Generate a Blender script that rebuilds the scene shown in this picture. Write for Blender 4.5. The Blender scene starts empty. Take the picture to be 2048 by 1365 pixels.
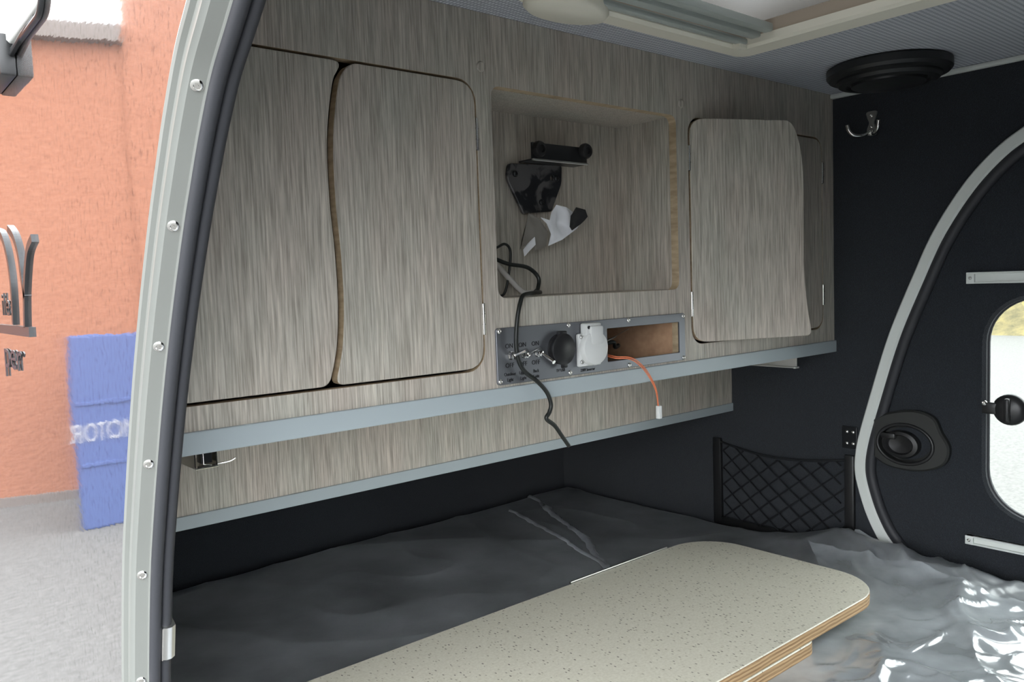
import bpy, bmesh, math, random
from mathutils import Vector, Matrix, noise
from mathutils.geometry import tessellate_polygon

random.seed(7)
SC = bpy.context.scene
COL = SC.collection
# ---------------------------------------------------------------- camera, sky, exposure
S = 0.9            # one layout unit (camera to cabinet face) in metres
ZO = 1.35          # camera height above the ground
RX = (0.76243738, -0.64608235, -0.03559282)     # camera right
RY = (-0.0734367, -0.03174852, -0.9967944)      # camera down
RZ = (0.64288125, 0.76260713, -0.07165241)      # camera forward
cam_d = bpy.data.cameras.new('camera'); cam = bpy.data.objects.new('camera', cam_d); COL.objects.link(cam)
cam_d.sensor_width = 36.0; cam_d.lens = 1633.8 / 2048 * 36.0; cam_d.clip_start = 0.01; cam_d.clip_end = 300
cam.matrix_world = Matrix(((RX[0], -RY[0], -RZ[0], 0), (RX[1], -RY[1], -RZ[1], 0), (RX[2], -RY[2], -RZ[2], ZO), (0, 0, 0, 1)))
SC.camera = cam
wd = bpy.data.worlds.new('overcast_sky'); SC.world = wd; wd.use_nodes = True
bg = wd.node_tree.nodes['Background']; bg.inputs[0].default_value = (0.93, 0.97, 1.0, 1); bg.inputs[1].default_value = 1.0
SC.view_settings.view_transform = 'Standard'; SC.view_settings.look = 'None'
SC.view_settings.gamma = 1.0; SC.view_settings.use_curve_mapping = False
SC.view_settings.exposure = 3.12

# ---------------------------------------------------------------- materials
def N(nt, t, **kw):
    n = nt.nodes.new(t)
    for k, v in kw.items():
        if k.startswith('i_'):
            n.inputs[k[2:].replace('_', ' ')].default_value = v
        else: setattr(n, k, v)
    return n
def mat(name, col=(.5, .5, .5), rough=.5, metal=0, spec=.5, coat=0):
    m = bpy.data.materials.new(name); m.use_nodes = True
    b = m.node_tree.nodes['Principled BSDF']
    b.inputs['Base Color'].default_value = (*col, 1); b.inputs['Roughness'].default_value = rough
    b.inputs['Metallic'].default_value = metal; b.inputs['Specular IOR Level'].default_value = spec
    b.inputs['Coat Weight'].default_value = coat
    return m
def coords(m, scale, kind='Object'):
    nt = m.node_tree
    tc = N(nt, 'ShaderNodeTexCoord'); mp = N(nt, 'ShaderNodeMapping'); mp.inputs['Scale'].default_value = scale
    nt.links.new(tc.outputs[kind], mp.inputs[0]); return mp.outputs[0]
def noise_tex(m, vec, scale=1, detail=4, rough=.5, dist=0):
    n = N(m.node_tree, 'ShaderNodeTexNoise'); n.inputs['Scale'].default_value = scale; n.inputs['Detail'].default_value = detail
    n.inputs['Roughness'].default_value = rough; n.inputs['Distortion'].default_value = dist
    m.node_tree.links.new(vec, n.inputs['Vector']); return n.outputs['Fac']
def ramp(m, fac, stops):
    r = N(m.node_tree, 'ShaderNodeValToRGB'); e = r.color_ramp.elements
    while len(e) < len(stops): e.new(.5)
    for k, (p, c) in enumerate(stops):
        e[k].position = p; e[k].color = (*c, 1) if len(c) == 3 else c
    m.node_tree.links.new(fac, r.inputs[0]); return r.outputs[0]
def mixc(m, fac, a, b, mode='MIX'):
    x = N(m.node_tree, 'ShaderNodeMix', data_type='RGBA', blend_type=mode)
    L = m.node_tree.links
    for sock, v in ((x.inputs[0], fac), (x.inputs[6], a), (x.inputs[7], b)):
        if hasattr(v, 'links'): L.new(v, sock)
        else: sock.default_value = v if not isinstance(v, tuple) or len(v) == 4 else (*v, 1)
    return x.outputs[2]
def bump(m, h, strength=.3, dist=.002):
    b = N(m.node_tree, 'ShaderNodeBump'); b.inputs['Strength'].default_value = strength; b.inputs['Distance'].default_value = dist
    m.node_tree.links.new(h, b.inputs['Height'])
    m.node_tree.links.new(b.outputs[0], m.node_tree.nodes['Principled BSDF'].inputs['Normal'])
def setc(m, c, sock='Base Color'):
    m.node_tree.links.new(c, m.node_tree.nodes['Principled BSDF'].inputs[sock])
def math_n(m, op, a, b=None):
    n = N(m.node_tree, 'ShaderNodeMath', operation=op); L = m.node_tree.links
    for i, v in enumerate((a, b)):
        if v is None: continue
        if hasattr(v, 'links'): L.new(v, n.inputs[i])
        else: n.inputs[i].default_value = v
    return n.outputs[0]

def make_wood(name, light=1.0):
    m = mat(name, rough=.48, spec=.4)
    f = noise_tex(m, coords(m, (420, 420, 16)), 1, 4, .6)
    g = noise_tex(m, coords(m, (90, 90, 4)), 1, 4, .6, .4)
    h = noise_tex(m, coords(m, (10, 10, 4)), 1, 2, .5)
    k = light
    c1 = ramp(m, f, [(.32, (.20*k, .184*k, .160*k)), (.5, (.300*k, .280*k, .248*k)), (.68, (.405*k, .382*k, .342*k))])
    c2 = ramp(m, g, [(.3, (.84, .83, .82)), (.5, (.98, .98, .98)), (.7, (1.07, 1.06, 1.05))])
    c = mixc(m, 1.0, c1, c2, 'MULTIPLY')
    c3 = ramp(m, h, [(.35, (.96, .98, .96)), (.65, (1.05, 1.0, .98))])
    c = mixc(m, 1.0, c, c3, 'MULTIPLY'); setc(m, c)
    bump(m, f, .25, .0006); return m
M = {}
M['wood'] = make_wood('grey oak laminate', 1.5)
m = M['ply'] = mat('raw board edge', (.42, .30, .17), .7)
setc(m, ramp(m, noise_tex(m, coords(m, (40, 40, 160)), 1, 3), [(.3, (.36, .27, .17)), (.7, (.52, .41, .27))]))
m = M['brownbox'] = mat('bare brown board', (.30, .17, .09), .75)
setc(m, ramp(m, noise_tex(m, coords(m, (60, 60, 60)), 1, 3), [(.3, (.42, .25, .15)), (.7, (.55, .34, .21))]))
M['dark'] = mat('dark cabinet inside', (.03, .025, .02), .9)
m = M['strip'] = mat('grey plastic edge strip', (.36, .41, .43), .42)
m = M['carpet'] = mat('navy black carpet lining', (.011, .015, .022), .95, spec=.15)
fz = noise_tex(m, coords(m, (900, 900, 900), 'Generated') if False else coords(m, (700, 700, 700)), 1, 3, .7)
setc(m, ramp(m, fz, [(.35, (.003, .005, .008)), (.56, (.009, .013, .020)), (.74, (.032, .040, .056))]))
m.node_tree.nodes['Principled BSDF'].inputs['Sheen Weight'].default_value = .30
m.node_tree.nodes['Principled BSDF'].inputs['Sheen Roughness'].default_value = .6
bump(m, fz, .7, .002)
m = M['skin'] = mat('stucco-rolled polished aluminium', (.70, .70, .70), .035, 1.0)
v1 = noise_tex(m, coords(m, (1, 30, 150)), 1, 2, .5)
setc(m, ramp(m, noise_tex(m, coords(m, (1, 130, 110)), 1, 4, .7), [(.32, (.42, .42, .42)), (.46, (.70, .70, .70)), (.75, (.78, .78, .78))])); v2 = noise_tex(m, coords(m, (3, 3, 3)), 1, 2, .5)
bump(m, math_n(m, 'ADD', math_n(m, 'MULTIPLY', v1, .00003), math_n(m, 'MULTIPLY', v2, .0008)), 1.0, 1.0)
nt = m.node_tree; p1 = nt.nodes['Principled BSDF']; p2 = N(nt, 'ShaderNodeBsdfGlossy'); p2.inputs['Roughness'].default_value = .42; p2.inputs[0].default_value = (.62, .62, .63, 1)
mx = N(nt, 'ShaderNodeMixShader'); mx.inputs[0].default_value = .09
nt.links.new(p1.outputs[0], mx.inputs[1]); nt.links.new(p2.outputs[0], mx.inputs[2]); nt.links.new(mx.outputs[0], nt.nodes['Material Output'].inputs[0])
m = M['frame'] = mat('powder grey aluminium frame', (.215, .222, .207), .34, .25)
m = M['frame_far'] = mat('pale grey frame plastic', (.66, .69, .66), .45)
m = M['rubber'] = mat('black rubber seal', (.028, .029, .034), .55, spec=.4)
bump(m, noise_tex(m, coords(m, (300, 300, 300)), 1, 3), .15, .001)
M['chrome'] = mat('bright chrome', (.80, .79, .76), .14, 1.0)
M['steel'] = mat('brushed steel', (.62, .62, .60), .3, 1.0)
m = M['panel'] = mat('brushed aluminium plate', (.19, .197, .215), .40, .7)
f = noise_tex(m, coords(m, (15, 15, 700)), 1, 3); bump(m, f, .08, .0006)
M['black'] = mat('black plastic', (.014, .014, .015), .38)
M['blackmetal'] = mat('black painted steel', (.018, .019, .021), .3, .3)
M['white'] = mat('white plastic', (.66, .67, .66), .42)
M['cream'] = mat('cream plastic', (.80, .77, .66), .42)
M['creamwell'] = mat('beige well lining', (.42, .35, .28), .6)
M['greyrail'] = mat('grey green blind rail', (.40, .44, .42), .4)
M['ink'] = mat('black print', (.01, .01, .012), .6)
M['cable'] = mat('black cable sheath', (.009, .011, .010), .42)
M['wcable'] = mat('off white cable sheath', (.55, .53, .50), .5)
M['orange_wire'] = mat('orange wire insulation', (.72, .20, .09), .45)
M['net'] = mat('black net cord', (.004, .005, .007), .85)
m = M['table'] = mat('speckled beige laminate', (.60, .57, .47), .42)
vo = coords(m, (1, .55, 1))
sp = N(m.node_tree, 'ShaderNodeTexVoronoi'); sp.inputs['Scale'].default_value = 190; m.node_tree.links.new(vo, sp.inputs['Vector'])
dots = math_n(m, 'LESS_THAN', sp.outputs['Distance'], .24)
rnd = N(m.node_tree, 'ShaderNodeSeparateColor'); m.node_tree.links.new(sp.outputs['Color'], rnd.inputs[0])
dk = math_n(m, 'MULTIPLY', dots, math_n(m, 'GREATER_THAN', rnd.outputs[0], .45))
shade = ramp(m, rnd.outputs[1], [(.0, (.14, .125, .10)), (1, (.52, .48, .38))])
base = ramp(m, noise_tex(m, coords(m, (260, 260, 260)), 1, 3), [(.3, (.62, .585, .48)), (.7, (.72, .69, .585))])
setc(m, mixc(m, dk, base, shade))
m = M['plyedge'] = mat('layered plywood edge', (.5, .33, .17), .55)
wv = N(m.node_tree, 'ShaderNodeTexWave', bands_direction='Z'); wv.inputs['Scale'].default_value = 52; wv.inputs['Distortion'].default_value = 2.2; wv.inputs['Detail Scale'].default_value = .6
m.node_tree.links.new(coords(m, (1, 1, 1)), wv.inputs['Vector'])
gr = noise_tex(m, coords(m, (14, 14, 900)), 1, 3)
setc(m, mixc(m, .55, ramp(m, wv.outputs['Fac'], [(.2, (.20, .095, .035)), (.6, (.58, .36, .17)), (.9, (.72, .52, .30))]), ramp(m, gr, [(.3, (.25, .13, .05)), (.7, (.70, .48, .26))])))
m = M['ceil'] = mat('blue grey woven headliner', (.20, .22, .26), .85, spec=.2)
wa = N(m.node_tree, 'ShaderNodeTexWave', bands_direction='X'); wa.inputs['Scale'].default_value = 55
wb = N(m.node_tree, 'ShaderNodeTexWave', bands_direction='Y'); wb.inputs['Scale'].default_value = 38
cv = coords(m, (1, 1, 1)); m.node_tree.links.new(cv, wa.inputs['Vector']); m.node_tree.links.new(cv, wb.inputs['Vector'])
hh = math_n(m, 'MULTIPLY', wa.outputs['Fac'], wb.outputs['Fac'])
setc(m, ramp(m, hh, [(.0, (.33, .35, .385)), (.4, (.56, .585, .63)), (1, (.70, .72, .75))])); bump(m, hh, .7, .002)
m = M['mattress'] = mat('charcoal mattress cloth', (.05, .054, .06), .9)
bump(m, noise_tex(m, coords(m, (500, 500, 500)), 1, 3), .3, .001)
def film_mat(name, milk, rough, refl, bstr=.5, ntype='FBM'):
    m = bpy.data.materials.new(name); m.use_nodes = True; nt = m.node_tree; nt.nodes.clear(); L = nt.links
    out = N(nt, 'ShaderNodeOutputMaterial'); tr = N(nt, 'ShaderNodeBsdfTransparent'); tr.inputs[0].default_value = (.95, .96, .97, 1)
    df = N(nt, 'ShaderNodeBsdfDiffuse'); df.inputs[0].default_value = (.72, .76, .80, 1)
    gl = N(nt, 'ShaderNodeBsdfGlossy'); gl.inputs['Roughness'].default_value = rough; gl.inputs[0].default_value = (1, 1, 1, 1)
    tc = N(nt, 'ShaderNodeTexCoord'); nz = N(nt, 'ShaderNodeTexNoise'); nz.inputs['Scale'].default_value = 7; nz.inputs['Detail'].default_value = 5
    L.new(tc.outputs['Object'], nz.inputs['Vector'])
    rp = N(nt, 'ShaderNodeMapRange'); rp.inputs[1].default_value = .3; rp.inputs[2].default_value = .75; rp.inputs[3].default_value = milk*.6; rp.inputs[4].default_value = milk*1.5
    L.new(nz.outputs['Fac'], rp.inputs[0])
    bp = N(nt, 'ShaderNodeBump'); bp.inputs['Strength'].default_value = bstr; bp.inputs['Distance'].default_value = .01
    n2 = N(nt, 'ShaderNodeTexNoise'); n2.noise_type = ntype; n2.inputs['Scale'].default_value = 9 if ntype == 'FBM' else 17; n2.inputs['Detail'].default_value = 5; n2.inputs['Distortion'].default_value = 1.0
    L.new(tc.outputs['Object'], n2.inputs['Vector']); L.new(n2.outputs['Fac'], bp.inputs['Height'])
    L.new(bp.outputs[0], gl.inputs['Normal'])
    m1 = N(nt, 'ShaderNodeMixShader'); L.new(rp.outputs[0], m1.inputs[0]); L.new(tr.outputs[0], m1.inputs[1]); L.new(df.outputs[0], m1.inputs[2])
    fr = N(nt, 'ShaderNodeLayerWeight'); fr.inputs['Blend'].default_value = refl; L.new(bp.outputs[0], fr.inputs['Normal'])
    m2 = N(nt, 'ShaderNodeMixShader'); L.new(fr.outputs['Fresnel'], m2.inputs[0]); L.new(m1.outputs[0], m2.inputs[1]); L.new(gl.outputs[0], m2.inputs[2])
    L.new(m2.outputs[0], out.inputs[0]); return m
M['film'] = film_mat('milky polythene film', .34, .28, .45, .12)
M['film_haze'] = film_mat('film milked for window haze', .46, .13, .48, .05, 'RIDGED_MULTIFRACTAL')  # stronger milk puts the bright window haze into the film colour
M['film_edge'] = film_mat('folded film edge', .55, .15, .45)
def glass_mat(name, tint, refl=.25, rough=.0, diff=0.0):
    m = bpy.data.materials.new(name); m.use_nodes = True; nt = m.node_tree; nt.nodes.clear(); L = nt.links
    out = N(nt, 'ShaderNodeOutputMaterial'); tr = N(nt, 'ShaderNodeBsdfTransparent'); tr.inputs[0].default_value = (*tint, 1)
    gl = N(nt, 'ShaderNodeBsdfGlossy'); gl.inputs['Roughness'].default_value = rough
    fr = N(nt, 'ShaderNodeLayerWeight'); fr.inputs['Blend'].default_value = refl
    src = tr.outputs[0]
    if diff:
        tl = N(nt, 'ShaderNodeBsdfTranslucent'); tl.inputs[0].default_value = (*tint, 1)
        mm = N(nt, 'ShaderNodeMixShader'); mm.inputs[0].default_value = diff; L.new(tr.outputs[0], mm.inputs[1]); L.new(tl.outputs[0], mm.inputs[2]); src = mm.outputs[0]
    mx = N(nt, 'ShaderNodeMixShader'); L.new(fr.outputs['Fresnel'], mx.inputs[0]); L.new(src, mx.inputs[1]); L.new(gl.outputs[0], mx.inputs[2])
    L.new(mx.outputs[0], out.inputs[0]); return m
M['glass'] = glass_mat('acrylic window pane', (.93, .95, .93), .08)
M['dome'] = glass_mat('frosted roof dome', (.062, .062, .060), .12, .25, .9)
m = M['ground'] = mat('pale worn asphalt', (.36, .35, .34), .9)
setc(m, ramp(m, noise_tex(m, coords(m, (40, 40, 40)), 1, 6, .7), [(.3, (.062, .060, .058)), (.7, (.125, .122, .117))]))
m = M['stucco'] = mat('orange rough render', (.66, .25, .12), .9)
f = noise_tex(m, coords(m, (60, 60, 42)), 1, 5, .62)
setc(m, ramp(m, f, [(.3, (.17, .062, .033)), (.46, (.245, .096, .053)), (.75, (.29, .125, .075))])); bump(m, f, .6, .03)
M['eave'] = mat('grey brown eave board', (.12, .10, .09), .8)
M['blue'] = mat('blue painted sheet', (.030, .054, .155), .6)
M['signwhite'] = mat('white lettering', (.25, .25, .28), .6)
m = M['bank'] = mat('dry yellow green verge', (.45, .38, .12), .9)
setc(m, ramp(m, noise_tex(m, coords(m, (3, 3, 3)), 1, 6, .7), [(.3, (.05, .045, .022)), (.5, (.12, .10, .045)), (.7, (.19, .15, .055))]))
M['leaf'] = mat('yellowing leaves', (.18, .145, .045), .8)
M['lens'] = mat('white lamp diffuser', (.85, .86, .82), .35)
M['paper'] = mat('white torn film backing', (.82, .83, .86), .5)
m = M['bracketfilm'] = mat('dark plate with peeling film', (.03, .03, .035), .3, .2)
setc(m, ramp(m, noise_tex(m, coords(m, (28, 28, 28)), 1, 3, .5, .6), [(.47, (.016, .017, .020)), (.53, (.11, .105, .105))]))
M['ring'] = mat('black satin plastic', (.016, .017, .018), .42)
M['bowl'] = mat('dull black moulded plastic', (.022, .023, .022), .5)

# ---------------------------------------------------------------- mesh helpers (layout units in, metres out)
WPOS = {}
def wpt(p): return Vector((p[0]*S, p[1]*S, p[2]*S + ZO))
class G:
    def __init__(s): s.v = []; s.f = []; s.m = []
    def add(s, v, f, m=0):
        o = len(s.v); s.v += [tuple(p) for p in v]; s.f += [tuple(i+o for i in q) for q in f]
        s.m += [m]*len(f) if isinstance(m, int) else list(m); return s
def thing(name, at, label=None, cat=None, group=None, kind=None, parent=None):
    o = bpy.data.objects.new(name, None); o.empty_display_size = .05; COL.objects.link(o)
    w = wpt(at); WPOS[o] = w
    if parent is not None: o.parent = parent; o.location = w - WPOS[parent]
    else: o.location = w
    tag(o, label, cat, group, kind); return o
def tag(o, label=None, cat=None, group=None, kind=None):
    if label: o['label'] = label
    if cat: o['category'] = cat
    if group: o['group'] = group
    if kind: o['kind'] = kind
    return o
def put(name, g, mats, parent=None, smooth=None, raw=False, recalc=True):
    me = bpy.data.meshes.new(name)
    V = [Vector(p) for p in g.v] if raw else [wpt(p) for p in g.v]
    lo = Vector([min(p[i] for p in V) for i in range(3)]); hi = Vector([max(p[i] for p in V) for i in range(3)])
    org = Vector(((lo.x+hi.x)/2, (lo.y+hi.y)/2, lo.z))
    me.from_pydata([p-org for p in V], [], g.f)
    if not isinstance(mats, (list, tuple)): mats = [mats]
    for mm in mats: me.materials.append(M[mm] if isinstance(mm, str) else mm)
    for p, k in zip(me.polygons, g.m): p.material_index = k
    if recalc:
        b = bmesh.new(); b.from_mesh(me); bmesh.ops.remove_doubles(b, verts=b.verts, dist=1e-6)
        bmesh.ops.recalc_face_normals(b, faces=b.faces); b.to_mesh(me); b.free()
    if smooth:
        for p in me.polygons: p.use_smooth = True
        if smooth < 180: me.set_sharp_from_angle(angle=math.radians(smooth))
    me.update()
    o = bpy.data.objects.new(name, me); COL.objects.link(o); WPOS[o] = org
    if parent is not None: o.parent = parent; o.location = org - WPOS[parent]
    else: o.location = org
    return o
def structure(o, label=None): o['kind'] = 'structure'; tag(o, label); return o

def offset(loop, d):
    n = len(loop); out = []
    A = sum(loop[i][0]*loop[(i+1) % n][1]-loop[(i+1) % n][0]*loop[i][1] for i in range(n))
    sg = 1 if A > 0 else -1
    for i in range(n):
        p0, p1, p2 = loop[i-1], loop[i], loop[(i+1) % n]
        e1 = Vector((p1[0]-p0[0], p1[1]-p0[1])); e2 = Vector((p2[0]-p1[0], p2[1]-p1[1]))
        if e1.length < 1e-9: e1 = e2
        if e2.length < 1e-9: e2 = e1
        e1.normalize(); e2.normalize()
        n1 = Vector((-e1.y, e1.x))*sg; n2 = Vector((-e2.y, e2.x))*sg
        b = n1+n2
        k = 1/max(.35, (1+n1.dot(n2))) if b.length > 1e-6 else 1
        out.append((p1[0]+b.x*d*k, p1[1]+b.y*d*k))
    return out                                    # positive d goes inward
def plate(loops, c0, c1, mp, bev=0.0, g=None, m_front=0, m_back=0, m_side=1):
    """loops[0] outline, others holes, in (a, b); c0 is the front, c1 the back; mp(a,b,c) gives layout coords"""
    g = g or G(); s = 1 if c1 > c0 else -1
    fl = [offset(l, bev if k == 0 else -bev) for k, l in enumerate(loops)] if bev else loops
    for L, c, mi in ((fl, c0, m_front), (loops, c1, m_back)):
        pts = [q for l in L for q in l]
        tris = tessellate_polygon([[Vector((a, b, 0)) for a, b in l] for l in L])
        g.add([mp(a, b, c) for a, b in pts], tris, mi)
    for k, l in enumerate(loops):
        n = len(l)
        rings = [(fl[k], c0)] + ([(l, c0+s*bev)] if bev else []) + [(l, c1)]
        for r in range(len(rings)-1):
            (la, ca), (lb, cb) = rings[r], rings[r+1]
            v = [mp(a, b, ca) for a, b in la] + [mp(a, b, cb) for a, b in lb]
            g.add(v, [(i, (i+1) % n, n+(i+1) % n, n+i) for i in range(n)], m_front if (bev and r == 0) else m_side)
    return g
def rrect(a0, a1, b0, b1, r, n=6):
    rr = r if isinstance(r, (list, tuple)) else [r]*4; out = []
    for (ca, cb, st), q in zip(((a1, b1, 0), (a0, b1, 90), (a0, b0, 180), (a1, b0, 270)), rr):
        sa = -1 if ca == a1 else 1; sb = -1 if cb == b1 else 1
        if q <= 0: out.append((ca, cb)); continue
        for i in range(n+1):
            t = math.radians(st+90*i/n); out.append((ca+sa*q+q*math.cos(t), cb+sb*q+q*math.sin(t)))
    return out
def ell(ca, cb, ra, rb, n=24, rot=0):
    c, s_ = math.cos(rot), math.sin(rot)
    return [(ca+ra*math.cos(t)*c-rb*math.sin(t)*s_, cb+ra*math.cos(t)*s_+rb*math.sin(t)*c) for t in [2*math.pi*i/n for i in range(n)]]
def crom(P, per=8, closed=False):
    n = len(P); out = []
    P = [Vector(p) for p in P]
    for i in range(n if closed else n-1):
        if closed: a, b, c, d = P[i-1], P[i], P[(i+1) % n], P[(i+2) % n]
        else: a, b, c, d = P[max(i-1, 0)], P[i], P[i+1], P[min(i+2, n-1)]
        for k in range(per):
            t = k/per
            out.append(.5*((2*b)+(c-a)*t+(2*a-5*b+4*c-d)*t*t+(3*b-a-3*c+d)*t**3))
    if not closed: out.append(P[-1])
    return [tuple(p) for p in out]
def tube(path, r, n=8, g=None, m=0, closed=False, flat=1.0):
    g = g or G(); P = [Vector(p) for p in path]; k = len(P)
    T = []
    for i in range(k):
        a = P[i-1] if (closed or i > 0) else P[i]; b = P[(i+1) % k] if (closed or i < k-1) else P[i]
        T.append((b-a).normalized())
    u = T[0].orthogonal().normalized(); rings = []
    for i in range(k):
        u = (u - T[i]*u.dot(T[i])).normalized(); w = T[i].cross(u)
        rr = r(i/(k-1)) if callable(r) else r
        rings.append([P[i]+(u*math.cos(2*math.pi*j/n)+w*math.sin(2*math.pi*j/n)*flat)*rr for j in range(n)])
    v = [p for q in rings for p in q]
    f = [(i*n+j, i*n+(j+1) % n, ((i+1) % k)*n+(j+1) % n, ((i+1) % k)*n+j) for i in range(k if closed else k-1) for j in range(n)]
    if not closed: f += [tuple(range(n))[::-1], tuple((k-1)*n+j for j in range(n))]
    return g.add(v, f, m)
def lathe(prof, c, ax, n=20, g=None, m=0, cap=True):
    """prof: (radius, height along ax)"""
    g = g or G(); ax = Vector(ax).normalized(); u = ax.orthogonal().normalized(); w = ax.cross(u); c = Vector(c)
    v = [c+ax*h+(u*math.cos(2*math.pi*j/n)+w*math.sin(2*math.pi*j/n))*r for r, h in prof for j in range(n)]
    k = len(prof)
    f = [(i*n+j, i*n+(j+1) % n, (i+1)*n+(j+1) % n, (i+1)*n+j) for i in range(k-1) for j in range(n)]
    if cap: f += [tuple(range(n))[::-1], tuple((k-1)*n+j for j in range(n))]
    return g.add(v, f, m)
def box(x0, x1, y0, y1, z0, z1, g=None, m=0):
    g = g or G()
    v = [(x, y, z) for z in (z0, z1) for y in (y0, y1) for x in (x0, x1)]
    return g.add(v, [(0, 2, 3, 1), (4, 5, 7, 6), (0, 1, 5, 4), (2, 6, 7, 3), (0, 4, 6, 2), (1, 3, 7, 5)], m)
def bbox(x0, x1, y0, y1, z0, z1, b=.002, g=None, m=0):
    """box with chamfered edges"""
    g = g or G(); bm = bmesh.new()
    t = box(x0, x1, y0, y1, z0, z1)
    vs = [bm.verts.new(p) for p in t.v]
    for f in t.f: bm.faces.new([vs[i] for i in f])
    bmesh.ops.bevel(bm, geom=list(bm.edges), offset=b, segments=2, affect='EDGES', profile=.5)
    bm.verts.ensure_lookup_table(); ix = {v: i for i, v in enumerate(bm.verts)}
    g.add([v.co.copy() for v in bm.verts], [tuple(ix[v] for v in f.verts) for f in bm.faces], m); bm.free(); return g
def screw_g(c, ax, r, g=None, m=0):
    g = g or G()
    return lathe([(r, 0), (r, r*.25), (r*.8, r*.55), (r*.45, r*.7), (r*.42, r*.42), (r*.2, r*.42), (r*.1, r*.6), (.0001, r*.6)], c, ax, 14, g, m)
def text_g(body, size, mp, extrude=.0, g=None, align='CENTER', m=0, sx=1.0):
    cu = bpy.data.curves.new('t', 'FONT'); cu.body = body; cu.size = 1.0; cu.align_x = align; cu.align_y = 'CENTER'; cu.extrude = extrude/size if size else 0
    cu.resolution_u = 3
    ob = bpy.data.objects.new('t', cu); COL.objects.link(ob); bpy.context.view_layer.update()
    me = bpy.data.meshes.new_from_object(ob.evaluated_get(bpy.context.evaluated_depsgraph_get()))
    g = g or G(); g.add([mp(v.co.x*size*sx, v.co.y*size, v.co.z*size) for v in me.vertices], [tuple(p.vertices) for p in me.polygons], m)
    bpy.data.objects.remove(ob); bpy.data.meshes.remove(me); bpy.data.curves.remove(cu); return g
XZ = lambda a, b, c: (a, c, b)      # plates that face the camera along y
YZ = lambda a, b, c: (c, a, b)      # plates of the side walls
XY = lambda a, b, c: (a, b, c)      # horizontal plates

W = 1.859; SK = .2265; NI = .260    # far wall lining, near outer skin, near wall lining
CEI = .414; MAT = -.672
# ---------------------------------------------------------------- structure: the camper body
ARCH = crom([(.948, -.464), (.940, -.517), (.914, -.591), (.875, -.652), (.80, -.712), (.66, -.765), (.45, -.79), (.22, -.785), (.02, -.74), (-.13, -.64), (-.21, -.47), (-.225, -.27), (-.19, -.07), (-.11, .11), (.02, .25), (.18, .335), (.34, .365), (.49, .335), (.597, .272), (.649, .235), (.707, .173), (.767, .081), (.81, -.013), (.866, -.15), (.913, -.304), (.940, -.402)], 6, True)
OUT = crom([(-1.45, -.95), (2.2, -.95), (2.36, -.80), (2.38, -.45), (2.30, 0), (2.05, .28), (1.65, .44), (1.30, .47)], 6) + [(.93, .475), (.28, .475)] + crom([(-.1, .47), (-.6, .40), (-1.1, .20), (-1.45, -.15), (-1.6, -.6), (-1.55, -.88)], 6)
NARCH = crom([(.938, -.418), (.950, -.50), (.925, -.585), (.875, -.655), (.80, -.712), (.66, -.765), (.45, -.79), (.22, -.785), (.02, -.74), (-.13, -.64), (-.21, -.47), (-.225, -.27), (-.19, -.07), (-.11, .09), (.02, .215), (.18, .295), (.34, .325), (.48, .300), (.56, .257), (.616, .214), (.649, .186), (.682, .147), (.708, .111), (.739, .065), (.785, -.013), (.829, -.099), (.875, -.205), (.906, -.29)], 8, True)
g = plate([OUT, offset(NARCH, .012)], SK, NI, YZ, m_front=0, m_back=1, m_side=2)
structure(put('wall_near', g, ['skin', 'carpet', 'frame']), 'polished aluminium outer side wall with arched doorway')
g = plate([OUT, offset(ARCH, .030)], W, W+.034, YZ, m_front=1, m_back=0, m_side=2)
structure(put('wall_far', g, ['skin', 'carpet', 'frame']), 'dark carpet lined side wall opposite the doorway')
n = len(OUT); g = G()
for i in range(n):
    (a, b), (c, d) = OUT[i], OUT[(i+1) % n]
    if abs(a-.93) < 1e-6 and abs(c-.28) < 1e-6:
        for xa, xb in ((SK, .76), (1.33, W+.034)): g.add([(xa, a, b), (xb, a, b), (xb, c, d), (xa, c, d)], [(0, 1, 2, 3)])
    else: g.add([(SK, a, b), (W+.034, a, b), (W+.034, c, d), (SK, c, d)], [(0, 1, 2, 3)])
structure(put('wall_shell', g, 'skin', recalc=False), 'polished aluminium roof and nose skin')
g = plate([[(NI, -1.3), (W, -1.3), (W, 1.98), (NI, 1.98)], rrect(.80, 1.29, .31, .872, .02)], CEI, CEI+.02, XY)
structure(put('ceiling', g, ['ceil', 'ceil']), 'blue grey woven fabric ceiling lining')
structure(put('wall_front', box(NI, W, 1.96, 1.985, -.83, CEI), 'carpet'), 'dark lining at the foot end')
structure(put('wall_rear', box(NI, W, -1.30, -1.275, -.83, CEI), 'carpet'), 'dark lining at the rear end')
structure(put('floor', box(NI, W, -1.30, 1.985, -.845, -.83), 'carpet'), 'bed base floor')
g = bbox(W-.013, W, -1.27, 1.0, CEI-.011, CEI-.0005, .003)
structure(put('trim_ceiling', g, 'frame_far', smooth=40), 'pale grey cove strip between ceiling and far wall')

def ring(loop, sec, g=None, m=0, close=True, rng=None):
    """sweep a section of (inset, x) points round a loop in the side wall plane"""
    g = g or G(); loops = [offset(loop, d) for d, x in sec]; n = len(loop); k = len(sec)
    idx = list(range(n)) if rng is None else rng
    v = [(sec[j][1], *loops[j][i]) for i in idx for j in range(k)]; q = len(idx); f = []
    for i in range(q if rng is None else q-1):
        for j in range(k if close else k-1):
            f.append((i*k+j, i*k+(j+1) % k, ((i+1) % q)*k+(j+1) % k, ((i+1) % q)*k+j))
    if rng is not None: f += [tuple(range(k)), tuple((q-1)*k+j for j in range(k))]
    return g.add(v, f, m)
def bulb(cn, cx, rn, rx, n=10): return [(cn+rn*math.cos(2*math.pi*i/n), cx+rx*math.sin(2*math.pi*i/n)) for i in range(n)]
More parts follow.
